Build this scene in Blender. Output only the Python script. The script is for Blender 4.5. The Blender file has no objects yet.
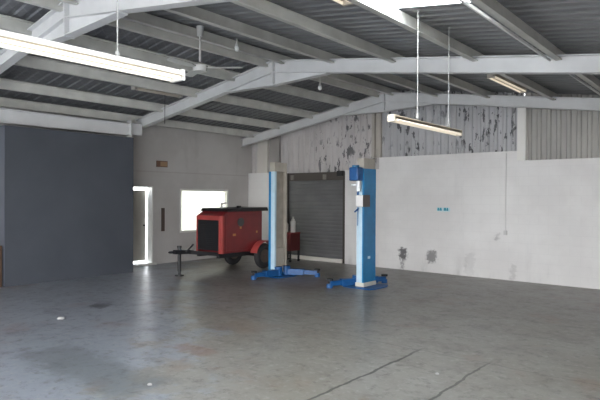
import bpy, bmesh, math, random
from mathutils import Vector, Matrix
random.seed(7)
S = bpy.context.scene
COL = S.collection
PI = math.pi

# ------------------------------------------------------------------ materials
def mat(name, color, rough=.6, metal=0., var=0., vscale=3., bump=0., bscale=40., emit=0., ecol=None, coat=0., spec=.5):
    m = bpy.data.materials.new(name); m.use_nodes = True
    nt = m.node_tree; b = nt.nodes['Principled BSDF']
    b.inputs['Base Color'].default_value = (*color, 1)
    b.inputs['Roughness'].default_value = rough
    b.inputs['Metallic'].default_value = metal
    b.inputs['Specular IOR Level'].default_value = spec
    if coat: b.inputs['Coat Weight'].default_value = coat
    tc = nt.nodes.new('ShaderNodeTexCoord')
    if var:
        n = nt.nodes.new('ShaderNodeTexNoise'); n.inputs['Scale'].default_value = vscale; n.inputs['Detail'].default_value = 5
        nt.links.new(tc.outputs['Object'], n.inputs['Vector'])
        mr = nt.nodes.new('ShaderNodeMapRange'); mr.inputs['From Min'].default_value = .3; mr.inputs['From Max'].default_value = .7
        mr.inputs['To Min'].default_value = 1 - var; mr.inputs['To Max'].default_value = 1 + var
        nt.links.new(n.outputs['Fac'], mr.inputs['Value'])
        mx = nt.nodes.new('ShaderNodeVectorMath'); mx.operation = 'SCALE'; mx.inputs[0].default_value = color
        nt.links.new(mr.outputs['Result'], mx.inputs['Scale']); nt.links.new(mx.outputs['Vector'], b.inputs['Base Color'])
    if bump:
        n2 = nt.nodes.new('ShaderNodeTexNoise'); n2.inputs['Scale'].default_value = bscale; n2.inputs['Detail'].default_value = 4
        nt.links.new(tc.outputs['Object'], n2.inputs['Vector'])
        bp = nt.nodes.new('ShaderNodeBump'); bp.inputs['Strength'].default_value = bump; bp.inputs['Distance'].default_value = .02
        nt.links.new(n2.outputs['Fac'], bp.inputs['Height']); nt.links.new(bp.outputs['Normal'], b.inputs['Normal'])
    if emit:
        b.inputs['Emission Color'].default_value = (*(ecol or color), 1); b.inputs['Emission Strength'].default_value = emit
    return m

class G:
    """small node-graph helper"""
    def __init__(s, m): s.nt = m.node_tree; s.b = s.nt.nodes['Principled BSDF']; s.tc = s.nt.nodes.new('ShaderNodeTexCoord')
    def put(s, sock, v):
        if hasattr(v, 'is_output'): s.nt.links.new(v, sock)
        else: sock.default_value = v
    def m(s, op, a, b=0., c=0., clamp=False):
        n = s.nt.nodes.new('ShaderNodeMath'); n.operation = op; n.use_clamp = clamp
        for i, v in enumerate((a, b, c)): s.put(n.inputs[i], v)
        return n.outputs[0]
    def xyz(s):
        n = s.nt.nodes.new('ShaderNodeSeparateXYZ'); s.nt.links.new(s.tc.outputs['Object'], n.inputs[0]); return n.outputs
    def noise(s, scale, detail=5, stretch=(1, 1, 1), rough=.6, off=(0, 0, 0)):
        mp = s.nt.nodes.new('ShaderNodeMapping'); mp.inputs['Scale'].default_value = stretch; mp.inputs['Location'].default_value = off
        s.nt.links.new(s.tc.outputs['Object'], mp.inputs['Vector'])
        n = s.nt.nodes.new('ShaderNodeTexNoise'); n.inputs['Scale'].default_value = scale; n.inputs['Detail'].default_value = detail
        n.inputs['Roughness'].default_value = rough
        s.nt.links.new(mp.outputs['Vector'], n.inputs['Vector']); return n.outputs['Fac']
    def step(s, v, lo, hi):
        n = s.nt.nodes.new('ShaderNodeMapRange'); n.interpolation_type = 'SMOOTHSTEP'
        s.put(n.inputs['Value'], v); n.inputs['From Min'].default_value = lo; n.inputs['From Max'].default_value = hi
        n.inputs['To Min'].default_value = 0; n.inputs['To Max'].default_value = 1
        return n.outputs['Result']
    def mix(s, f, a, b):
        n = s.nt.nodes.new('ShaderNodeMix'); n.data_type = 'RGBA'
        s.put(n.inputs[0], f); s.put(n.inputs[6], a if hasattr(a, 'is_output') else (*a, 1)); s.put(n.inputs[7], b if hasattr(b, 'is_output') else (*b, 1))
        return n.outputs[2]
    def box(s, lo, hi, soft=.03, wob=None):
        """soft mask of a rectangle, axes given by non-None entries"""
        P = s.xyz(); out = 1.
        for i in range(3):
            if lo[i] is None: continue
            v = P[i] if wob is None else s.m('ADD', P[i], wob)
            a = s.step(v, lo[i] - soft, lo[i] + soft); b = s.m('SUBTRACT', 1., s.step(v, hi[i] - soft, hi[i] + soft))
            out = s.m('MULTIPLY', out, s.m('MULTIPLY', a, b))
        return out

# ------------------------------------------------------------------ mesh helpers
def box(bm, lo, hi):
    vs = [bm.verts.new((x, y, z)) for z in (lo[2], hi[2]) for y in (lo[1], hi[1]) for x in (lo[0], hi[0])]
    for f in ((0, 2, 3, 1), (4, 5, 7, 6), (0, 1, 5, 4), (2, 6, 7, 3), (0, 4, 6, 2), (1, 3, 7, 5)):
        bm.faces.new([vs[i] for i in f])
    return bm
def cbox(bm, c, s): return box(bm, [c[i] - s[i] / 2 for i in range(3)], [c[i] + s[i] / 2 for i in range(3)])
def cyl(bm, a, b, r, r2=None, n=16):
    a = Vector(a); b = Vector(b); d = b - a
    M = Matrix.Translation((a + b) / 2) @ d.to_track_quat('Z', 'Y').to_matrix().to_4x4()
    bmesh.ops.create_cone(bm, cap_ends=True, segments=n, radius1=r, radius2=r if r2 is None else r2, depth=d.length, matrix=M)
    return bm
def obar(bm, a, b, w, h):
    """rectangular bar from a to b, w across, h tall"""
    a = Vector(a); b = Vector(b); d = (b - a).normalized(); sd = d.cross(Vector((0, 0, 1))).normalized(); up = sd.cross(d)
    vs = []
    for p in (a, b):
        for i, j in ((-1, -1), (1, -1), (1, 1), (-1, 1)): vs.append(bm.verts.new(p + sd * (i * w / 2) + up * (j * h / 2)))
    for f in ((0, 1, 2, 3), (7, 6, 5, 4), (0, 4, 5, 1), (1, 5, 6, 2), (2, 6, 7, 3), (3, 7, 4, 0)): bm.faces.new([vs[i] for i in f])
    return bm
def prism(bm, pts, axis, lo, hi):
    """polygon pts (2D) extruded along axis 0/1/2"""
    def mk(p, t):
        q = list(p); q.insert(axis, t); return q
    A = [bm.verts.new(mk(p, lo)) for p in pts]; B = [bm.verts.new(mk(p, hi)) for p in pts]
    bm.faces.new(A); bm.faces.new(B[::-1])
    n = len(pts)
    for i in range(n): bm.faces.new((A[i], B[i], B[(i + 1) % n], A[(i + 1) % n]))
    return bm
def torus(bm, c, axis, R, r, n=28, k=12, flat=1.):
    c = Vector(c); ax = Vector(axis).normalized(); u = ax.orthogonal().normalized(); v = ax.cross(u)
    ring = []
    for i in range(n):
        t = 2 * PI * i / n; d = u * math.cos(t) + v * math.sin(t)
        ring.append([bm.verts.new(c + d * (R + r * math.cos(2 * PI * j / k)) + ax * (flat * r * math.sin(2 * PI * j / k))) for j in range(k)])
    for i in range(n):
        for j in range(k):
            bm.faces.new((ring[i][j], ring[(i + 1) % n][j], ring[(i + 1) % n][(j + 1) % k], ring[i][(j + 1) % k]))
    return bm
def obj(name, bm, m, parent=None, bevel=0., smooth=False):
    bmesh.ops.recalc_face_normals(bm, faces=bm.faces)
    me = bpy.data.meshes.new(name); bm.to_mesh(me); bm.free()
    if smooth:
        for p in me.polygons: p.use_smooth = True
    for mm in (m if isinstance(m, (list, tuple)) else [m]): me.materials.append(mm)
    o = bpy.data.objects.new(name, me); COL.objects.link(o)
    if parent is not None: o.parent = parent
    if bevel:
        bv = o.modifiers.new('bevel', 'BEVEL'); bv.width = bevel; bv.segments = 2; bv.limit_method = 'ANGLE'
    if smooth:
        try:
            e = o.modifiers.new('edges', 'EDGE_SPLIT'); e.split_angle = math.radians(35)
        except Exception: pass
    return o
def B(): return bmesh.new()
def tag(o, label, cat=None, group=None, kind=None):
    o['label'] = label
    if cat: o['category'] = cat
    if group: o['group'] = group
    if kind: o['kind'] = kind
    return o
def thing(name, loc, label, cat, group=None, rz=0):
    o = bpy.data.objects.new(name, None); o.empty_display_size = .1; COL.objects.link(o)
    o.location = loc; o.rotation_euler = (0, 0, rz); return tag(o, label, cat, group)
def struct(name, bm, m, label, cat, parent=None, bevel=0., group=None):
    return tag(obj(name, bm, m, parent, bevel), label, cat, group, 'structure')
def copy_tree(o, parent=None):
    c = o.copy(); COL.objects.link(c)
    if parent is not None: c.parent = parent
    for ch in list(o.children): copy_tree(ch, c)
    return c

# ------------------------------------------------------------------ the place (metres; camera over the origin)
XL, YB, XR, YF = -11.8, 11.75, 2.0, -3.2
RX, RZ, ML, MR = -6.885, 4.41, .166, .142
def roof(x): return RZ - (ML * (RX - x) if x < RX else MR * (x - RX))

M = {}
M['white_steel'] = mat('white painted steel', (.62, .62, .62), .45, var=.07, vscale=2.5)
M['purlin'] = mat('grey purlin steel', (.57, .565, .525), .5, var=.12, vscale=3)
M['wall'] = mat('off white painted wall', (.55, .535, .53), .8, var=.06, vscale=1.2, bump=.1)
M['trim'] = mat('white trim paint', (.75, .74, .7), .5)
M['lead_blue'] = mat('slate blue panel', (.07, .077, .093), .5, var=.1, vscale=1.3)
M['lead_blue_lit'] = mat('lit slate panel end', (.09, .1, .125), .5)  # end face coloured lighter to stand for the light falling on it
M['rust'] = mat('dark steel', (.03, .03, .033), .5, .4)

# floor ------------------------------------------------------------
mf = mat('worn concrete', (.2, .2, .2), .4, spec=.22); g = G(mf)
n1 = g.noise(.55, 6); n2 = g.noise(2.4, 8, rough=.7); n3 = g.noise(14, 6); n4 = g.noise(1.1, 4, off=(7, 3, 0))
P0 = g.xyz()
c = g.mix(g.step(n1, .35, .65), (.205, .19, .165), (.245, .235, .218))
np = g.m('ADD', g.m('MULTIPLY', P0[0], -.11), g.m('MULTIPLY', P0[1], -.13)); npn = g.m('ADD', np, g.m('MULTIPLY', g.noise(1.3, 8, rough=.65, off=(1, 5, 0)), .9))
c = g.mix(g.m('MULTIPLY', g.step(npn, .44, .56), .85), c, (.25, .272, .315))   # blotchy blue grey tint, growing towards the left and near side
c = g.mix(g.m('MULTIPLY', g.step(n2, .5, .72), .45), c, (.115, .11, .105))
c = g.mix(g.m('MULTIPLY', g.step(n3, .5, .7), .45), c, (.33, .325, .31))
n5 = g.noise(7, 8, rough=.75, off=(2, 9, 0))
c = g.mix(g.m('MULTIPLY', g.step(n5, .5, .66), .6), c, (.095, .09, .083))
c = g.mix(g.m('MULTIPLY', g.step(n4, .56, .68), .3), c, (.22, .13, .09))
P = g.xyz()
w = g.m('MULTIPLY', g.m('SUBTRACT', g.noise(2.2, 4), .5), .12)
def crack(x0, y0, y1, hw, k=1.):
    d = g.m('ABSOLUTE', g.m('ADD', g.m('SUBTRACT', P[0], x0), w))
    a = g.m('SUBTRACT', 1., g.step(d, hw * .5, hw)); b = g.box((None, y0, None), (None, y1, None), .25)
    return g.m('MULTIPLY', g.m('MULTIPLY', a, b), k)
c = g.mix(crack(-2.93, -3, 5.7, .022, .8), c, (.035, .034, .033))
c = g.mix(crack(-2.15, 3.0, 5.7, .018, .75), c, (.035, .034, .033))
dy = g.m('ABSOLUTE', g.m('ADD', g.m('SUBTRACT', P[1], 5.7), g.m('MULTIPLY', w, 1.3)))
c = g.mix(g.m('MULTIPLY', g.m('SUBTRACT', 1., g.step(dy, .006, .014)), .35), c, (.05, .05, .05))
# oil patches and scuffs with shapes of their own
wb = g.m('MULTIPLY', g.m('SUBTRACT', g.noise(5, 5), .5), .5)
c = g.mix(g.m('MULTIPLY', g.box((-8.15, 4.45, None), (-7.8, 4.8, None), .05, wb), .7), c, (.05, .05, .052))
c = g.mix(g.m('MULTIPLY', g.box((-6.2, 2.6, None), (-4.2, 3.2, None), .12, wb), .5), c, (.09, .1, .1))
c = g.mix(g.m('MULTIPLY', g.box((-5.2, 3.9, None), (-4.6, 4.15, None), .06, wb), .45), c, (.22, .12, .09))
c = g.mix(g.m('MULTIPLY', g.box((-5.6, 4.9, None), (-4.9, 5.5, None), .15, wb), .4), c, (.2, .14, .1))
c = g.mix(g.m('MULTIPLY', g.box((-7.6, 7.7, None), (-6.3, 9.3, None), .2, wb), .45), c, (.13, .075, .06))
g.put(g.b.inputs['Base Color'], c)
g.put(g.b.inputs['Roughness'], g.m('ADD', .2, g.m('MULTIPLY', n2, .3)))
bp = g.nt.nodes.new('ShaderNodeBump'); bp.inputs['Strength'].default_value = .12; bp.inputs['Distance'].default_value = .01
g.put(bp.inputs['Height'], n3); g.put(g.b.inputs['Normal'], bp.outputs['Normal'])
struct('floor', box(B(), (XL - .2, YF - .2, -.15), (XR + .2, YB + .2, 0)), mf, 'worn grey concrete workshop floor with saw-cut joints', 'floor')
mgd = mat('pale yard concrete', (.42, .41, .39), .9, var=.1)
struct('ground', box(B(), (-45, -45, -.4), (40, 45, -.16)), mgd, 'pale concrete yard outside the workshop', 'ground')

# left wall --------------------------------------------------------
mlw = mat('left wall paint', (.5, .485, .48), .75); g = G(mlw)
c = g.mix(g.step(g.noise(1.0, 6), .35, .7), (.47, .45, .435), (.54, .52, .505))
c = g.mix(g.m('MULTIPLY', g.step(g.noise(3, 7, stretch=(1, 1, .25)), .58, .75), .25), c, (.33, .31, .29))
c = g.mix(g.m('MULTIPLY', g.box((None, 7, 2.36), (None, 12, 2.385), .012), .35), c, (.3, .25, .23))
g.put(g.b.inputs['Base Color'], c)
DY0, DY1, DZ = 7.4, 8.33, 2.0
WY0, WY1, WZ0, WZ1 = 9.18, 10.92, .77, 1.95
bm = B()
for y0, y1, z0, z1 in ((YF, DY0, 0, 3.5), (DY0, DY1, DZ, 3.5), (DY1, WY0, 0, 3.5), (WY0, WY1, 0, WZ0), (WY0, WY1, WZ1, 3.5), (WY1, YB + .2, 0, 3.5)):
    box(bm, (XL - .2, y0, z0 - (.1 if z0 == 0 else 0)), (XL, y1, z1 + (.1 if z1 == 3.5 else 0)))
struct('wall_left', bm, mlw, 'off white painted left wall with doorway and window', 'wall')

w1 = struct('window_1', box(box(box(box(B(), (XL - .12, WY0, WZ0), (XL + .012, WY0 + .05, WZ1)), (XL - .12, WY1 - .05, WZ0), (XL + .012, WY1, WZ1)),
     (XL - .12, WY0 + .05, WZ1 - .05), (XL + .012, WY1 - .05, WZ1)), (XL - .12, WY0 + .05, WZ0), (XL + .012, WY1 - .05, WZ0 + .05)), M['trim'],
     'bright window in the left wall above the red compressor', 'window')
mgl = bpy.data.materials.new('frosted glass'); mgl.use_nodes = True
nt = mgl.node_tree; nt.nodes.remove(nt.nodes['Principled BSDF'])
tr = nt.nodes.new('ShaderNodeBsdfTranslucent'); tr.inputs[0].default_value = (.42, .42, .36, 1)
tp = nt.nodes.new('ShaderNodeBsdfTransparent'); ms = nt.nodes.new('ShaderNodeMixShader'); ms.inputs[0].default_value = .12
nt.links.new(tr.outputs[0], ms.inputs[1]); nt.links.new(tp.outputs[0], ms.inputs[2]); nt.links.new(ms.outputs[0], nt.nodes['Material Output'].inputs[0])
obj('pane', box(B(), (XL - .075, WY0 + .05, WZ0 + .05), (XL - .067, WY1 - .05, WZ1 - .05)), mgl, w1)

# door in the left wall: leaf standing ajar outward, daylight round it
bm = B()
for y0, y1, z0, z1 in ((DY0, DY0 + .04, 0, DZ), (DY1 - .03, DY1, 0, DZ), (DY0, DY1, DZ - .03, DZ)):
    box(bm, (XL - .2, y0, z0), (XL + .01, y1, z1))
d1 = struct('door_1', bm, M['trim'], 'doorway at the blue wall, beige door ajar with daylight round its edge', 'door')
mdl = mat('beige door leaf', (.36, .34, .3), .6, var=.05)
dl = obj('door_leaf', box(B(), (-.04, 0, .1), (0, .828, 1.9)), mdl, d1); dl.location = (XL - .16, DY0 + .045, 0); dl.rotation_euler = (0, 0, math.radians(4.5))
obj('handle', cyl(B(), (.0, .76, 1.0), (.07, .76, 1.0), .018), M['rust'], dl)
obj('threshold', box(B(), (XL - .25, DY0 + .04, -.02), (XL + .1, DY1 + .05, .045)), M['trim'], d1)

# slate blue partition box along the left wall ----------------------
BX, BY0, BY1, BZ = -10.95, 4.4, 7.2, 3.08
bm = box(B(), (XL, BY0, 0), (BX, BY1, BZ))
pw = struct('wall_partition', bm, M['lead_blue'], 'slate blue boxed-out partition wall under the white eave beam', 'wall')
bm = box(B(), (XL + .001, BY0 - .006, .02), (BX + .006, BY0 + .002, BZ))
obj('lit_end_face', bm, M['lead_blue_lit'], pw)

# back wall ---------------------------------------------------------
mbw = mat('white brick paint', (.7, .69, .69), .7); g = G(mbw); P = g.xyz()
br = g.nt.nodes.new('ShaderNodeTexBrick'); br.inputs['Scale'].default_value = 1.
br.inputs['Brick Width'].default_value = .4; br.inputs['Row Height'].default_value = .2; br.inputs['Mortar Size'].default_value = .008; br.inputs['Mortar Smooth'].default_value = .6
cv = g.nt.nodes.new('ShaderNodeCombineXYZ'); g.put(cv.inputs[0], P[0]); g.put(cv.inputs[1], P[2]); g.put(br.inputs['Vector'], cv.outputs[0])
c = g.mix(g.step(g.noise(.8, 6), .35, .7), (.67, .655, .645), (.75, .74, .73))
c = g.mix(g.m('MULTIPLY', br.outputs['Fac'], .1), c, (.45, .45, .45))
# grime near the floor, streaks, and two burnt patches
low = g.m('SUBTRACT', 1., g.step(P[2], .0, .55))
c = g.mix(g.m('MULTIPLY', g.m('MULTIPLY', low, g.step(g.noise(2.2, 7, stretch=(1, 1, .35)), .5, .7)), .45), c, (.3, .29, .28))
c = g.mix(g.m('MULTIPLY', g.step(g.noise(1.7, 7, stretch=(1, 1, .2), off=(3, 1, 2)), .6, .78), .25), c, (.45, .44, .44))
wb = g.m('MULTIPLY', g.m('SUBTRACT', g.noise(13, 6), .5), .3)
for lo, hi, k in (((-6.62, None, .25), (-6.42, None, .52), .9), ((-6.56, None, 0), (-6.48, None, .3), .55), ((-5.87, None, .24), (-5.66, None, .5), .72),
                  ((-4.95, None, .02), (-4.75, None, .5), .14), ((-3.95, None, .02), (-3.85, None, .35), .2), ((-4.28, None, .85), (-4.2, None, .95), .4)):
    c = g.mix(g.m('MULTIPLY', g.box(lo, hi, .04, wb), k), c, (.085, .08, .085))
g.put(g.b.inputs['Base Color'], c)
bp = g.nt.nodes.new('ShaderNodeBump'); bp.inputs['Strength'].default_value = .18; bp.inputs['Distance'].default_value = .006
g.put(bp.inputs['Height'], g.m('SUBTRACT', 1., br.outputs['Fac'])); g.put(g.b.inputs['Normal'], bp.outputs['Normal'])
OX0, OX1, OZ = -10.33, -8.23, 2.42
bm = B()
for x0, x1, z1 in ((XL - .2, OX0, 2.45), (OX1, -7.2, 2.45), (-7.2, -3.7, 2.74), (-3.7, XR, 2.53)):
    box(bm, (x0, YB, -.1), (x1, YB + .2, z1))
struct('wall_back', bm, mbw, 'white painted block wall across the back of the workshop', 'wall')

def corrugated(x0, x1, zlo, ztop, y, pitch, depth, thick=.02):
    """ribbed sheet standing in the XZ plane"""
    bm = B(); xs = []; x = x0
    prof = ((0, 0), (.3, 0), (.42, 1), (.72, 1), (.84, 0))
    while x < x1:
        for f, d in prof:
            if x + f * pitch <= x1: xs.append((x + f * pitch, -depth * d))
        x += pitch
    cols = []
    for X, d in xs:
        zt = ztop(X) if callable(ztop) else ztop
        cols.append([bm.verts.new((X, y + d, zlo)), bm.verts.new((X, y + d, zt)), bm.verts.new((X, y + d + thick, zt)), bm.verts.new((X, y + d + thick, zlo))])
    for a, b in zip(cols, cols[1:]):
        for i in range(4): bm.faces.new((a[i], b[i], b[(i + 1) % 4], a[(i + 1) % 4]))
    bm.faces.new(cols[0]); bm.faces.new(cols[-1][::-1])
    return bm
def clad_mat(name, base, peel, off, band):
    m = mat(name, base, .6); g = G(m); P = g.xyz()
    c = g.mix(g.step(g.noise(1.3, 6, stretch=(1, 1, .4), off=off), .35, .7), tuple(v * .9 for v in base), tuple(v * 1.1 for v in base))
    if peel:
        a = g.step(g.noise(4.6, 6, stretch=(2., 1, .7), rough=.62, off=off), .56, .59)
        b = g.step(g.noise(1.1, 3, off=(off[0] + 4, 0, 1)), .36, .5)
        c = g.mix(g.m('MULTIPLY', g.m('MULTIPLY', g.m('MULTIPLY', a, b), g.box((band[0], None, None), (band[1], None, None), .4)), peel), c, (.055, .055, .06))
    g.put(g.b.inputs['Base Color'], c); return m
ROOFT = lambda x: roof(x) + .02
struct('wall_back', corrugated(XL, -7.12, 2.40, ROOFT, YB + .17, .19, .03), clad_mat('peeling cladding', (.5, .475, .465), .85, (0, 0, 0), (-9.4, -7.3)),
       'ribbed cladding above the dark roller door, paint peeling in patches', 'wall')
struct('wall_back', corrugated(-7.3, -3.74, 2.70, ROOFT, YB + .17, .19, .03), clad_mat('flaking cladding', (.44, .44, .45), .9, (2, 0, 5), (-7.4, -3.7)),
       'grey ribbed cladding with flaking paint in the middle of the back wall', 'wall')
struct('wall_back', corrugated(-3.74, XR, 2.49, ROOFT, YB + .17, .19, .03), clad_mat('clean cladding', (.37, .36, .335), 0, (2, 0, 5), (0, 1)),
       'beige grey ribbed cladding at the right end of the back wall', 'wall')
mpost = mat('worn post paint', (.42, .39, .35), .6, var=.1)
def hcol(x, z0, y0=YB - .3, w=.17, d=.16, cm=None):
    bm = B(); z1 = roof(x) - .3
    box(bm, (x - w / 2, y0 + .14, z0), (x + w / 2, y0 + .14 + .012, z1)); box(bm, (x - w / 2, y0 + .29, z0), (x + w / 2, y0 + .302, z1))
    box(bm, (x - .006, y0 + .15, z0), (x + .006, y0 + .29, z1)); return bm
struct('trim_1', box(box(B(), (-7.41, YB - .02, 2.74), (-7.33, YB + .15, roof(-7.3) - .1)), (-7.33, YB + .06, 2.74), (-7.2, YB + .15, roof(-7.3) - .1)), mpost, 'brownish steel post in the cladding under the roof ridge', 'post')
struct('trim_2', box(B(), (-3.83, YB - .02, 2.53), (-3.66, YB + .16, roof(-3.7) - .1)), M['trim'], 'pale steel post between the flaking and the beige cladding', 'post')
struct('trim_3', box(B(), (-11.42, YB + .0, 2.45), (-11.02, YB + .15, roof(-11.4) - .12)), mat('cream post paint', (.56, .53, .49), .6), 'pale post in the back left corner above the block wall', 'post')
struct('trim_4', box(B(), (-11.0, YB + .06, 2.45), (-10.62, YB + .15, roof(-11) - .12)), mat('dull post paint', (.3, .28, .27), .6), 'dull grey sheet strip beside the pale corner post', 'post')

# roller door
mrd = mat('dark roller slats', (.125, .125, .127), .38, var=.12, vscale=2)
bm = B(); z = .1; prof = []
while z < OZ - .22:
    prof += [(YB + .12, z), (YB + .114, z + .02), (YB + .112, z + .05), (YB + .114, z + .08)]; z += .1
prof.append((YB + .12, z)); pts = prof + [(YB + .14, z), (YB + .14, .1)]
prism(bm, pts, 0, OX0 + .06, OX1 - .06)
d2 = bpy.data.objects.new('door_2', None); COL.objects.link(d2); d2.location = (0, 0, 0)
tag(d2, 'dark grey roller door in the back wall between the blue lift posts', 'door', None, 'structure')
obj('curtain', bm, mrd, d2)
mdk = mat('dark brown steel', (.05, .043, .038), .5)
for x0, x1 in ((OX0, OX0 + .07), (OX1 - .09, OX1)): obj('guide_rail', box(B(), (x0, YB + .03, .0), (x1, YB + .17, OZ)), mdk, d2)
obj('roller_housing', box(B(), (OX0 + .07, YB + .08, OZ - .22), (OX1 - .09, YB + .19, OZ)), mat('brown housing', (.075, .064, .056), .5), d2, .01)
obj('bottom_bar', box(B(), (OX0 + .04, YB + .02, .0), (OX1 - .1, YB + .16, .1)), mat('pale bottom bar', (.68, .65, .6), .5), d2, .008)
for x in (-10.1, -8.95): obj('bright_spot', box(B(), (x - .05, YB + .04, OZ - .2), (x + .05, YB + .09, OZ - .06)), mat('grey bracket', (.22, .2, .18), .5), d2)  # pale blocks imitate bright spots of light near the door top
obj('motor_box', box(B(), (OX1 - .26, YB - .02, OZ - .12), (OX1 - .08, YB + .09, OZ + .02)), M['rust'], d2)

# right and front walls (behind and beside the camera; big door openings let the daylight in)
bm = B()
box(bm, (XR, -1.2, -.1), (XR + .2, YB + .2, 2.9)); box(bm, (XR, YF, 2.6), (XR + .2, -1.2, 2.9))
struct('wall_right', bm, M['wall'], 'white right wall beside the camera', 'wall')
bm = B()
box(bm, (XL - .2, YF - .2, -.1), (-9.6, YF, 3.45)); prism(bm, [(-9.6, 3.1), (XR + .2, 3.1), (XR + .2, 2.92), (RX, 4.15), (-9.6, 3.7)][:0] or [(-9.6, 2.95), (XR + .2, 2.85), (XR + .2, 2.9), (RX, 4.1), (-9.6, 3.65)], 1, YF - .2, YF)
struct('wall_front', bm, M['wall'], 'front wall with wide vehicle opening behind the camera', 'wall')

# roof --------------------------------------------------------------
mrf = mat('dark roof underside', (.1, .103, .11), .5); g = G(mrf); P = g.xyz()
c = g.mix(g.step(g.noise(.9, 5), .35, .7), (.12, .124, .134), (.16, .163, .173))
for sgn in (1, -1):   # fine netting that holds the insulation
    t = g.m('ADD', g.m('MULTIPLY', P[0], 1.), g.m('MULTIPLY', P[1], sgn * 1.))
    d = g.m('ABSOLUTE', g.m('SUBTRACT', g.m('FRACT', g.m('MULTIPLY', t, 5.2)), .5))
    c = g.mix(g.m('MULTIPLY', g.m('SUBTRACT', 1., g.step(d, .03, .09)), .25), c, (.26, .26, .27))
g.put(g.b.inputs['Base Color'], c)
mrr = mat('grey roof underside', (.2, .203, .208), .5, var=.1, vscale=1.5)
def roof_sheet(x0, x1, y0, y1, pitch=.2, depth=.018, thick=.02):
    bm = B(); ys = []; y = y0
    while y < y1 + 1e-6:
        for f, d in ((0, 0), (.5, 0), (.6, 1), (.9, 1)):
            if y + f * pitch <= y1 + 1e-6: ys.append((y + f * pitch, depth * d))
        y += pitch
    if ys[-1][0] < y1 - 1e-4: ys.append((y1, ys[-1][1]))
    cols = []
    for Y, d in ys:
        cols.append([bm.verts.new((x0, Y, roof(x0) + d)), bm.verts.new((x1, Y, roof(x1) + d)), bm.verts.new((x1, Y, roof(x1) + d + thick)), bm.verts.new((x0, Y, roof(x0) + d + thick))])
    for a, b in zip(cols, cols[1:]):
        for i in range(4): bm.faces.new((a[i], b[i], b[(i + 1) % 4], a[(i + 1) % 4]))
    bm.faces.new(cols[0]); bm.faces.new(cols[-1][::-1]); return bm
SKX0, SKX1, SKY = -3.35, -2.06, 5.42
Y0, Y1 = YF - .3, YB + .3
struct('ceiling', roof_sheet(XL - .3, RX, Y0, Y1), mrf, 'dark ribbed roof sheeting of the left slope under netting', 'ceiling')
struct('ceiling', roof_sheet(RX, SKX0, Y0, Y1), mrr, 'grey ribbed roof sheeting right of the ridge', 'ceiling')
struct('ceiling', roof_sheet(SKX1, XR + .3, Y0, Y1), mrr, 'grey ribbed roof sheeting at the right eave', 'ceiling')
struct('ceiling', roof_sheet(SKX0, SKX1, SKY, Y1), mrr, 'grey ribbed roof sheeting beyond the bright skylight', 'ceiling')
msk = bpy.data.materials.new('translucent roof sheet'); msk.use_nodes = True
nt = msk.node_tree; nt.nodes.remove(nt.nodes['Principled BSDF'])
tr = nt.nodes.new('ShaderNodeBsdfTranslucent'); tr.inputs[0].default_value = (.92, .92, .9, 1)
tp = nt.nodes.new('ShaderNodeBsdfTransparent'); ms = nt.nodes.new('ShaderNodeMixShader'); ms.inputs[0].default_value = .0
nt.links.new(tr.outputs[0], ms.inputs[1]); nt.links.new(tp.outputs[0], ms.inputs[2]); nt.links.new(ms.outputs[0], nt.nodes['Material Output'].inputs[0])
struct('skylight', roof_sheet(SKX0, SKX1, 1.0, SKY + .04, thick=.004), msk, 'glaring translucent skylight sheet in the right roof slope', 'skylight')
struct('ceiling', roof_sheet(SKX0, SKX1, Y0, 1.06), mrr, 'dark roof sheeting behind the camera before the skylight', 'ceiling')
struct('trim_5', box(B(), (RX - .12, Y0, RZ - .045), (RX + .12, Y1, RZ - .03)), M['purlin'], 'ridge capping along the top of the roof', 'trim')

# purlins: Z sections running the length of the shed
def purlin(x, m, label, y0=Y0 + .1, y1=YB + .14, flip=1):
    t = roof(x) - .005; h = .19; f = .07 * flip
    bm = B()
    box(bm, (x - .008, y0, t - h), (x + .008, y1, t - .02))
    box(bm, (min(x, x + f), y0, t - h), (max(x, x + f), y1, t - h + .012)); box(bm, (min(x, x - f), y0, t - .032), (max(x, x - f), y1, t - .02))
    o = struct('purlin', bm, m, label, 'purlin'); return o
for x, lab in ((-11.3, 'grey steel purlin at the left eave'), (-10.3, 'grey steel purlin, second up from the left eave'), (-9.1, 'grey steel purlin, middle of the left roof slope'),
               (-7.95, 'grey steel purlin, second down from the ridge on the left slope'), (-7.05, 'grey steel purlin just left of the ridge'),
               (-6.7, 'grey steel purlin just right of the ridge'), (-5.57, 'grey steel purlin, second down from the ridge on the right slope'),
               (-4.38, 'grey steel purlin, third down from the ridge on the right slope'), (-3.07, 'grey steel purlin along the left half of the skylight'),
               (-1.97, 'grey steel purlin at the right edge of the skylight'), (-.6, 'grey steel purlin nearest the right wall')):
    purlin(x, M['purlin'], lab, flip=1 if x > RX else -1)
struct('trim_6', obar(B(), (-2.05, Y0 + .2, roof(-2.05) - .185), (-2.05, YB + .1, roof(-2.05) - .185), .02, .03), mat('bright flashing', (.62, .62, .62), .4), 'thin bright flashing strip along the skylight edge', 'trim')

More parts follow.
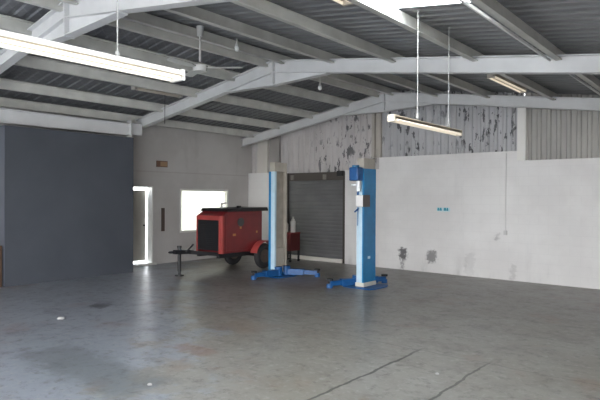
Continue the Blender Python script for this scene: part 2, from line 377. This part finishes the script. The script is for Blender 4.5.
# portal frames: I-section rafters with haunches at the ridge
def ibeam(bm, a, b, d, bw, y, tf=.016, tw=.01):
    """a, b: (x,z) of the TOP edge; section depth d hangs below"""
    (xa, za), (xb, zb) = a, b
    prism(bm, [(xa, za), (xb, zb), (xb, zb - tf), (xa, za - tf)], 1, y, y + bw)
    prism(bm, [(xa, za - d + tf), (xb, zb - d + tf), (xb, zb - d), (xa, za - d)], 1, y, y + bw)
    prism(bm, [(xa, za - tf), (xb, zb - tf), (xb, zb - d + tf), (xa, za - d + tf)], 1, y + bw / 2 - tw / 2, y + bw / 2 + tw / 2)
def portal(y, label, d=.23, bw=.14):
    drop = .18
    zl = roof(XL) - drop; zr = roof(XR) - drop; zt = RZ - drop + .18 - .0
    top = lambda x: roof(x) - .125
    bm = B()
    L = (XL + .01, top(XL)); R = (XR - .01, top(XR)); T = (RX, top(RX))
    ibeam(bm, L, T, d, bw, y); ibeam(bm, T, R, d, bw, y)
    hl = 1.25; hd = .22                                   # haunch under the ridge
    for s in (-1, 1):
        xe = RX + s * hl
        prism(bm, [(RX, top(RX) - d), (xe, top(xe) - d), (RX, top(RX) - d - hd)], 1, y + bw / 2 - .006, y + bw / 2 + .006)
        prism(bm, [(RX, top(RX) - d - hd), (xe, top(xe) - d), (xe, top(xe) - d - .016), (RX, top(RX) - d - hd - .016)], 1, y, y + bw)
    box(bm, (RX - .014, y - .003, top(RX) - d - hd - .03), (RX + .014, y + bw + .003, top(RX) + .005))  # ridge end plates
    return struct('roof_beam', bm, M['white_steel'], label, 'roof beam')
portal(3.49, 'white steel portal rafter nearest the camera, crossing the top left corner')
portal(7.46, 'white steel portal rafter across the middle of the workshop')
portal(11.42, 'white steel portal rafter along the back wall')
# eave beam over the partition
bm = B(); ex = -11.0
box(bm, (ex - .04, 3.4, 3.13), (ex - .03, 7.12, 3.4)); box(bm, (ex - .04, 3.4, 3.13), (ex + .05, 7.12, 3.145)); box(bm, (ex - .04, 3.4, 3.385), (ex + .05, 7.12, 3.4))
box(bm, (ex - .1, 7.12, 3.1), (ex + .07, 7.135, 3.48)); box(bm, (ex - .1, 7.135, 3.16), (ex - .0, 7.46, 3.42))
struct('trim_7', bm, M['white_steel'], 'white eave beam lying above the slate blue partition', 'beam')

# ------------------------------------------------------------------ lamps
tube_on = mat('lit fluorescent tube', (.95, .93, .86), .4, emit=.17, ecol=(1, .94, .8))
tube_dim = mat('dim fluorescent tube', (.8, .72, .6), .4, emit=.09, ecol=(1, .88, .7))
fit_tan = mat('browned reflector', (.3, .25, .17), .5)
fit_white = mat('white enamel batten', (.72, .7, .66), .4)
fit_old = mat('yellowed enamel batten', (.5, .45, .38), .5)
rodm = mat('grey steel rod', (.34, .34, .33), .5)
def strip_light(x, y0, y1, z, label, rods=(), lit=tube_on, wide=.17, m=None, group=None, k=1.):
    """twin tube batten along Y; z is its underside"""
    t = thing('hanging_strip_light', (x, y0, z), label, 'ceiling light', group)
    L = y1 - y0; m = m or fit_white
    obj('housing', prism(B(), [(-.045 * k, .045), (.045 * k, .045), (.05 * k, .045 + .055 * k), (-.05 * k, .045 + .055 * k)], 1, 0, L), m, t)
    obj('reflector', prism(B(), [(-wide / 2, .035), (-.045, .06), (.045, .06), (wide / 2, .035), (wide / 2, .03), (.045, .05), (-.045, .05), (-wide / 2, .03)], 1, .02, L - .02), fit_tan, t)
    for s in (-1, 1):
        obj('tube', cyl(B(), (s * wide * .36, .05, .02), (s * wide * .36, L - .05, .02), .017, n=12), lit if lit else fit_old, t, smooth=True)
    for yy in (0, L - .03): obj('end_cap', box(B(), (-wide * .45, yy - .004, .0), (wide * .45, yy + .034, .045 + .055 * k)), m, t)
    for ry in rods:
        r = roof(x) - z - .01
        obj('hanger_rod', cyl(cyl(B(), (0, ry - y0, .09), (0, ry - y0, r), .0055, n=8), (0, ry - y0, .09), (0, ry - y0, .15), .018, n=8), rodm, t)
    return t
strip_light(-4.2, .75, 3.25, 2.835, 'long lit twin-tube strip light on a rod at top left', rods=(1.3, 2.6), wide=.2)
strip_light(-3.3, 3.1, 4.76, roof(-3.3) - .13, 'short strip light under the roof left of the skylight, cut by the top edge', rods=(3.4, 4.5), wide=.14, m=fit_old, lit=tube_dim)
strip_light(-2.88, 4.93, 6.62, 2.53, 'strip light hung on two rods below the middle rafter, before the flaking cladding', rods=(5.5, 6.3), k=.5, wide=.09, m=mat('cream batten', (.62, .55, .45), .5), lit=tube_dim)
strip_light(-3.45, 9.2, 10.9, roof(-3.45) - .14, 'small glowing strip light seen between the middle and the back rafter', rods=(9.6, 10.5), wide=.14, m=fit_old, lit=tube_dim)
t = strip_light(-9.44, 6.2, 7.36, roof(-9.44) - .13, 'unlit dusty strip light under the left slope behind the long lit one', rods=(6.5, 7.1), lit=False, wide=.16, m=mat('dusty batten', (.36, .34, .31), .6))
obj('pull_cord', cyl(B(), (0, .75, -.6), (0, .75, 0), .006, n=8), M['rust'], t)

# ceiling fan
grey = mat('pale grey fan metal', (.5, .5, .48), .45)
FX, FY = -6.55, 5.47
t = thing('ceiling_fan', (FX, FY, 3.66), 'three-blade pale ceiling fan on a rod beyond the long lit strip light', 'fan')
h = roof(FX) - 3.66
obj('down_rod', cyl(B(), (0, 0, .1), (0, 0, h - .02), .016, n=10), grey, t)
obj('canopy', cyl(B(), (0, 0, h - .16), (0, 0, h - .01), .045, .06, n=16), grey, t, smooth=True)
obj('motor', cyl(cyl(B(), (0, 0, 0), (0, 0, .09), .1, .12, n=24), (0, 0, .09), (0, 0, .14), .12, .03, n=24), grey, t, smooth=True)
for k in range(3):
    a = math.radians(38 + 120 * k); bl = B()
    prism(bl, [(.1, -.03), (.25, -.065), (.62, -.07), (.66, -.03), (.66, .03), (.62, .07), (.25, .065), (.1, .03)], 2, .055, .064)
    o = obj('blade', bl, grey, t); o.rotation_euler = (math.radians(7), 0, a)
def pendant(x, y, drop, label):
    t = thing('pendant_lamp', (x, y, roof(x) - drop), label, 'lamp')
    obj('hanging_cord', cyl(B(), (0, 0, .1), (0, 0, drop - .005), .012, n=8), M['purlin'], t)
    obj('lamp_holder', cyl(B(), (0, 0, .05), (0, 0, .12), .04, .02, n=14), grey, t)
    bm = B(); bmesh.ops.create_uvsphere(bm, u_segments=14, v_segments=10, radius=.045, matrix=Matrix.Translation((0, 0, .035)) @ Matrix.Diagonal((1, 1, 1.2, 1)))
    obj('bulb', bm, mat('milky bulb', (.8, .8, .78), .2), t, smooth=True)
    return t
pendant(-6.95, 9.0, .42, 'small pale bulb hanging near the ridge between the middle and back rafters')
pendant(-6.63, 6.32, .2, 'tiny bulb holder hanging close beside the ceiling fan')

# ------------------------------------------------------------------ two-post lift
blue = mat('lift blue paint', (.01, .185, .41), .35, var=.1, vscale=6)
blue_dk = mat('deep blue paint', (.006, .08, .25), .4, var=.15, vscale=8)
pale = mat('pale blue flange paint', (.5, .66, .76), .4, var=.06, vscale=8)  # paler blue than the back plate, for flanges and badge
tan = mat('tan mast paint', (.42, .385, .33), .55, var=.1, vscale=6)
cream = mat('cream base collar', (.62, .6, .52), .5, var=.1)
rub = mat('black rubber', (.02, .02, .022), .7)
def lift_post(x, y, f, label, arms, power):
    t = thing('vehicle_lift_post', (x, y, 0), label, 'car lift')
    H = 2.3
    def bx(lo, hi):
        x0, x1 = sorted((lo[0] * f, hi[0] * f)); return ((x0, lo[1], lo[2]), (x1, hi[1], hi[2]))
    obj('base_plate', prism(B(), [(-.3, -.34), (.3, -.34), (.36, -.2), (.36, .2), (.3, .34), (-.3, .34)], 2, .0, .02), blue_dk, t)
    obj('base_collar', box(B(), *bx((-.1, -.225, .02), (.1, .225, .1))), cream, t, .01)
    obj('back_plate', box(B(), *bx((-.08, -.205, .1), (-.06, .205, H))), blue, t)
    for s in (-1, 1):
        bm = box(B(), *bx((-.08, s * .205 - .008, .1), (.075, s * .205 + .008, H)))
        box(bm, *bx((.067, min(s * .205, s * .15), .1), (.083, max(s * .205, s * .15), H)))
        o = obj('side_flange', bm, pale if f < 0 or s < 0 else tan, t); tag(o, 'pale blue side flange' if f < 0 or s < 0 else 'tan side flange')
        obj('edge_strip', box(B(), *bx((-.085, s * .205 - .012, .1), (-.02 if f > 0 and s < 0 else -.05, s * .205 + .012, H))), blue, t)
    o = obj('inner_mast', box(box(B(), *bx((-.058, -.18, .1), (-.03, .18, 2.3))), *bx((-.075, -.2, 2.3), (.075, .2, 2.5))), tan, t); tag(o, 'tan mast rising above the blue channel')
    c = obj('carriage', box(box(B(), *bx((-.028, -.14, .1), (.06, .14, .62))), *bx((.06, -.2, .1), (.15, .2, .22))), blue_dk if f < 0 else tan, t, .006)
    for (ax, ay, ex_, ey, kz) in arms:
        a = Vector((ax, ay, .1)); b = Vector((ex_, ey, .09)); mid = a.lerp(b, .58)
        arm = obj('lift_arm', cyl(obar(B(), a, mid, .15, .13), a + Vector((0, 0, -.075)), a + Vector((0, 0, .12)), .09, n=18), blue_dk, t, .006)
        obj('arm_extension', obar(B(), a.lerp(b, .3), b, .1, .09), blue_dk, arm)
        obj('lift_pad', cyl(cyl(B(), b + Vector((0, 0, .0)), b + Vector((0, 0, .06)), .03, n=14), b + Vector((0, 0, .05)), b + Vector((0, 0, .085)), .065, n=18), rub, arm)
        obj('arm_foot', cyl(B(), (b.x, b.y, 0.0), (b.x, b.y, .08), .06, n=14), blue_dk, arm)
    if power:
        y0 = -.213
        p = obj('power_unit', box(B(), (-.13, y0 - .2, 2.06), (.07, y0, 2.32)), blue_dk, t, .02)
        obj('motor', cyl(B(), (-.05, y0 - .09, 2.3), (-.05, y0 - .09, 2.36), .07, n=18), blue, p, smooth=True)
        obj('pump_valve', cyl(cyl(B(), (.0, y0 - .06, 1.86), (.0, y0 - .06, 2.06), .05, n=14), (-.02, y0 - .07, 1.98), (-.1, y0 - .16, 1.98), .025, n=10), mat('white enamel', (.75, .76, .78), .3), p, smooth=True)
        obj('hydraulic_hose', cyl(cyl(B(), (-.03, y0 - .04, 1.72), (-.03, y0 - .04, 1.9), .016, n=10), (-.03, y0 - .04, 1.2), (-.03, y0 - .03, 1.6), .008, n=8), blue_dk, p)
        cb = obj('control_box', box(B(), (-.06, y0 - .05, 1.56), (.1, y0 + .2, 1.79)), mat('grey brown box', (.1, .085, .08), .5), t, .006)
        obj('front_label', box(B(), (-.055, y0 - .056, 1.565), (.095, y0 - .049, 1.785)), mat('white notice', (.78, .76, .75), .5), cb)
        obj('lever', cyl(B(), (-.06, y0 - .1, 1.46), (-.02, y0 - .03, 1.53), .016, n=10), blue_dk, t)
        obj('badge', box(B(), (.0805, -.06, .55), (.083, .03, .6)), pale, t)
    return t
lift_post(-8.12, 9.02, 1, 'left blue lift post with open tan channel, beside the red compressor',
          [(.12, -.12, .02, -.78, 0), (.16, .1, .78, .42, 0)], False)
lift_post(-5.84, 9.06, -1, 'right blue lift post with motor and white notice, standing by the white wall',
          [(-.14, -.1, -.42, -.62, 0), (-.12, .14, .05, .62, 0)], True)

# ------------------------------------------------------------------ towed compressor
red = mat('compressor red paint', (.165, .01, .012), .38, var=.15, vscale=5, coat=.2)
red_lt = mat('faded red paint', (.34, .05, .045), .45, var=.12, vscale=6)
red_dk = mat('dull dark red paint', (.1, .01, .01), .5)
blk = mat('black steel', (.012, .012, .014), .45)
gr = mat('grey steel', (.25, .24, .23), .4, .5); rimm = mat('brown rim', (.07, .05, .04), .5)
CX, CY = -9.7, 8.4
t = thing('towed_compressor', (CX, CY, 0), 'red trailer compressor with black grille and drawbar under the bright window', 'compressor')
W = .44
obj('body', prism(B(), [(0, .44), (0, 1.31), (.16, 1.40), (1.3, 1.40), (1.3, .44)], 0, -W, W), red, t, .015)
lid = obj('lid', prism(B(), [(.1, 1.40), (.16, 1.47), (1.46, 1.49), (1.5, 1.40)], 0, -W - .02, W + .03), blk, t, .012)
obj('exhaust_stub', cyl(cyl(B(), (.3, .1, 1.47), (.3, .1, 1.6), .025, n=12), (.3, .1, 1.58), (.4, .16, 1.6), .022, n=10), gr, lid)
obj('lid_handle', box(B(), (.25, .62, 1.47), (.32, .7, 1.53)), blk, lid)
# front: red surround, black louvred grille
fr = obj('grille_frame', box(box(box(B(), (-W, -.03, .44), (-W + .04, 0, 1.3)), (W - .1, -.03, .44), (W, 0, 1.3)), (-W + .04, -.03, 1.2), (W - .1, 0, 1.3)), red_lt, t, .008)
bm = B(); z = .5
box(bm, (-W + .04, -.008, .5), (W - .1, 0, 1.2))
while z < 1.18:
    prism(bm, [(-.026, z), (-.008, z + .03), (-.008, z + .04), (-.028, z + .008)], 0, -W + .05, W - .11); z += .045
obj('grille', bm, blk, t)
# side facing the room
sd = W
obj('side_panel', box(B(), (sd, .12, .5), (sd + .012, 1.2, 1.3)), red, t, .006)
obj('emblem', cyl(cyl(B(), (sd + .012, .56, 1.15), (sd + .03, .56, 1.15), .1, n=24), (sd + .03, .56, 1.15), (sd + .036, .56, 1.15), .055, n=20), mat('dark round badge', (.04, .045, .045), .3), t)
yel = mat('amber reflector', (.45, .2, .05), .3)
for yy, zz in ((.34, .86), (.38, .86), (1.1, .9), (.56, 1.02)): obj('reflector', box(B(), (sd + .01, yy - .025, zz - .025), (sd + .02, yy + .025, zz + .025)), yel, t)
obj('corner_strip', box(B(), (sd - .02, -.012, .44), (sd + .016, .05, 1.31)), red_lt, t, .006)
# chassis, drawbar, stand
obj('chassis', box(box(B(), (-W + .06, -.05, .34), (-W + .14, 1.4, .44)), (W - .14, -.05, .34), (W - .06, 1.4, .44)), blk, t)
db = obj('drawbar', obar(obar(B(), (-.3, .05, .42), (.0, -.6, .5), .07, .08), (.3, .05, .42), (.0, -.6, .5), .07, .08), blk, t)
obj('tow_eye', torus(obar(B(), (0, -.5, .5), (0, -1.0, .53), .09, .09), (0, -1.06, .53), (0, 0, 1), .06, .022, n=18, k=8), blk, db)
obj('hand_brake', obar(B(), (.06, -.72, .52), (.1, -.55, .68), .03, .03), blk, db)
st = obj('jockey_stand', cyl(cyl(B(), (0, -.86, .1), (0, -.86, .62), .04, n=14), (0, -.86, .62), (.0, -.86, .66), .05, n=14), blk, t)
obj('stand_foot', cyl(cyl(B(), (0, -.86, 0), (0, -.86, .02), .1, n=18), (0, -.86, .02), (0, -.86, .2), .03, n=12), blk, st)
ay = 1.26
for s in (-1, 1):
    wx = s * (W + .1); wz = .31
    wh = obj('wheel', torus(B(), (wx, ay, wz), (1, 0, 0), .225, .085, n=32, k=12, flat=.85), rub, t, smooth=True)
    obj('rim', cyl(cyl(B(), (wx - .05, ay, wz), (wx + .05, ay, wz), .16, n=24), (wx - .07, ay, wz), (wx + .07, ay, wz), .05, n=14), rimm, wh)
    bm = B(); pr = []
    for k in range(13):
        a = math.radians(15 + 150 * k / 12); pr.append((ay - .38 * math.cos(a), wz + .38 * math.sin(a)))
    pin = [(ay - .36 * math.cos(math.radians(15 + 150 * k / 12)), wz + .36 * math.sin(math.radians(15 + 150 * k / 12))) for k in range(13)]
    prism(bm, pr + pin[::-1], 0, wx - .1, wx + .11)
    obj('mudguard', bm, red_lt, t)
obj('axle', cyl(B(), (-W - .1, ay, .31), (W + .1, ay, .31), .03, n=12), blk, t)

# red tool cart with white jugs, seen behind the left lift post
t = thing('tool_cart', (-9.68, 11.2, 0), 'small red tool cart before the roller door behind the left lift post', 'tool cart')
obj('cabinet', box(B(), (-.22, -.2, .3), (.22, .2, .76)), red_dk, t, .01)
obj('cart_top', box(B(), (-.23, -.21, .76), (.23, .21, .79)), mat('dull red tray', (.2, .02, .02), .5), t, .006)
for z in (.34, .5, .63): 
    d = obj('drawer', box(B(), (-.2, -.212, z), (.2, -.2, z + .11)), red_dk, t, .004); obj('handle', box(B(), (-.1, -.225, z + .07), (.1, -.21, z + .085)), gr, d)
for sx in (-1, 1):
    for sy in (-1, 1):
        lg = obj('leg', box(B(), (sx * .19 - .02, sy * .17 - .02, .08), (sx * .19 + .02, sy * .17 + .02, .3)), blk, t)
        obj('caster', cyl(B(), (sx * .19 - .015, sy * .17, .04), (sx * .19 + .015, sy * .17, .04), .04, n=14), rub, lg)
jugm = mat('dull white plastic', (.5, .48, .45), .5)
for (jx, jy, hh, lab) in ((-.1, -.02, .3, 'shorter white plastic jug on the red tool cart'), (.12, .02, .42, 'taller white plastic bottle on the red tool cart')):
    j = thing('plastic_jug', (-9.68 + jx, 11.2 + jy, .79), lab, 'jug')
    obj('jug_body', cyl(cyl(B(), (0, 0, 0), (0, 0, hh * .7), .07, n=18), (0, 0, hh * .7), (0, 0, hh * .9), .07, .025, n=18), jugm, j, smooth=True)
    obj('cap', cyl(B(), (0, 0, hh * .88), (0, 0, hh), .028, n=14), mat('pale cap', (.4, .38, .36), .5), j)

# ------------------------------------------------------------------ things on the walls and floor
t = thing('wall_sign', (XL, 8.6, 2.5), 'small brown and tan sign high on the left wall', 'sign')
obj('board', box(B(), (0, -.17, 0), (.015, .17, .16)), mat('brown board', (.17, .09, .06), .6), t)
obj('tan_panel', box(B(), (.015, -.06, .02), (.019, .155, .14)), mat('tan panel', (.34, .22, .13), .6), t)
t = thing('mounted_handle', (XL, 8.63, .84), 'narrow dark brown upright bar on the left wall beside the doorway', 'bar')
obj('bar', box(B(), (.0, -.045, 0), (.035, .045, .6)), mat('dark brown bar', (.085, .06, .05), .5), t, .006)
obj('backing_edge', box(B(), (.0, .045, 0), (.012, .075, .6)), mat('pale edge', (.6, .58, .56), .5), t)
t = thing('wall_sign', (-5.48, YB, 1.475), 'small turquoise lettered sign on the white back wall', 'sign')
obj('plate', box(B(), (-.16, -.006, -.045), (.16, 0, .045)), mat('pale turquoise plate', (.5, .68, .72), .5), t)
tq = mat('turquoise lettering', (.02, .27, .36), .5)
x = -.145
for wd in (.06, .055, 0, .07, .05):
    if wd: obj('letter_block', prism(prism(B(), [(x, -.028), (x + wd - .006, -.028), (x + wd - .006, .002), (x, .002)], 1, -.009, -.006), [(x + .004, .002), (x + wd - .012, .002), (x + wd - .012, .038), (x + .004, .038)], 1, -.009, -.006), tq, t)
    x += (wd or .04)
t = thing('wall_conduit', (-4.06, YB, 1.0), 'thin pale conduit running down the white back wall below the pale cladding post', 'conduit')
obj('pipe', cyl(B(), (0, -.01, .05), (0, -.01, 1.7), .009, n=10), mat('grey conduit', (.62, .61, .6), .6), t)
obj('end_box', box(B(), (-.035, -.04, -.04), (.035, 0, .05)), mat('pale conduit box', (.55, .54, .53), .5), t, .005)
# wooden crate left of the partition
wood = mat('warm brown wood', (.42, .24, .1), .6, var=.2, vscale=9)
t = thing('wooden_crate', (-11.27, 4.03, 0), 'brown wooden crate at the left edge beside the slate blue partition', 'crate')
for k in range(4): obj('plank', box(B(), (-.25, -.36, .1 + k * .17), (.25, .34, .1 + k * .17 + .155)), wood, t, .006)
for sx in (-1, 1):
    for sy in (-.33, .31): obj('corner_batten', box(B(), (sx * .26 - .02, sy - .03, 0), (sx * .26 + .02, sy + .03, .79)), mat('dark wood', (.09, .05, .03), .6), t)
# scraps on the floor
paper = mat('dirty white scrap', (.42, .41, .4), .8)
for (x, y, r, lab) in ((-7.54, 3.79, .055, 'crumpled white scrap on the left of the floor'), (-4.29, 3.0, .025, 'tiny white scrap on the floor near the bottom edge'),
                       (-2.4, 5.03, .022, 'tiny pale scrap on the floor between the two joints')):
    bm = B(); bmesh.ops.create_icosphere(bm, subdivisions=2, radius=r)
    for v in bm.verts: v.co = Vector((v.co.x * random.uniform(.7, 1.2), v.co.y * random.uniform(.7, 1.2), max(v.co.z, -.5 * r) * .5 * random.uniform(.7, 1.1) + .25 * r))
    o = tag(obj('paper_scrap', bm, paper), lab, 'scrap'); o.location = (x, y, 0)

# ------------------------------------------------------------------ daylight
wd = bpy.data.worlds.new('overcast'); S.world = wd; wd.use_nodes = True
nt = wd.node_tree; bg = nt.nodes['Background']
tc = nt.nodes.new('ShaderNodeTexCoord'); sp = nt.nodes.new('ShaderNodeSeparateXYZ'); nt.links.new(tc.outputs['Generated'], sp.inputs[0])
rp = nt.nodes.new('ShaderNodeValToRGB'); nt.links.new(sp.outputs['Z'], rp.inputs[0])
rp.color_ramp.elements[0].color = (1, .99, .975, 1); rp.color_ramp.elements[1].color = (.7, .82, 1, 1); rp.color_ramp.elements[1].position = .8
nt.links.new(rp.outputs[0], bg.inputs['Color']); bg.inputs['Strength'].default_value = 2.2
sun = bpy.data.lights.new('sun', 'SUN'); sun.energy = 3.; sun.angle = .02; sun.color = (1, .95, .86)
so = bpy.data.objects.new('sun', sun); COL.objects.link(so); so.rotation_euler = Vector((-.35, -.3, -1)).to_track_quat('-Z', 'Y').to_euler()
def portal_light(loc, rot, sx, sy):
    l = bpy.data.lights.new('opening', 'AREA'); l.shape = 'RECTANGLE'; l.size = sx; l.size_y = sy; l.cycles.is_portal = True
    o = bpy.data.objects.new('opening', l); COL.objects.link(o); o.location = loc; o.rotation_euler = rot
portal_light((-3.8, YF - .25, 1.5), (PI / 2, 0, 0), 12, 3.2)
portal_light((XR + .25, -2.2, 1.3), (PI / 2, 0, PI / 2), 2.2, 2.8)

# ------------------------------------------------------------------ camera
cam = bpy.data.cameras.new('camera'); co = bpy.data.objects.new('camera', cam); COL.objects.link(co)
f, yaw, pit, rol = 546.4, math.radians(39.714), math.radians(-.341), math.radians(.29)
fw = Vector((-math.sin(yaw) * math.cos(pit), math.cos(yaw) * math.cos(pit), math.sin(pit)))
r = Vector((math.cos(yaw), math.sin(yaw), 0)); u = r.cross(fw)
r2 = r * math.cos(rol) + u * math.sin(rol); u2 = u * math.cos(rol) - r * math.sin(rol)
Mx = Matrix((r2, u2, -fw)).transposed().to_4x4(); Mx.translation = (0, 0, 1.75); co.matrix_world = Mx
cam.sensor_width = 36; cam.lens = f * 36 / 600; cam.clip_start = .05
S.camera = co
S.view_settings.view_transform = 'Standard'; S.view_settings.look = 'None'; S.view_settings.gamma = 1
S.view_settings.use_curve_mapping = False; S.view_settings.exposure = 2.52
S.cycles.max_bounces = 10; S.cycles.diffuse_bounces = 6; S.cycles.use_denoising = True
S.cycles.sample_clamp_indirect = 6
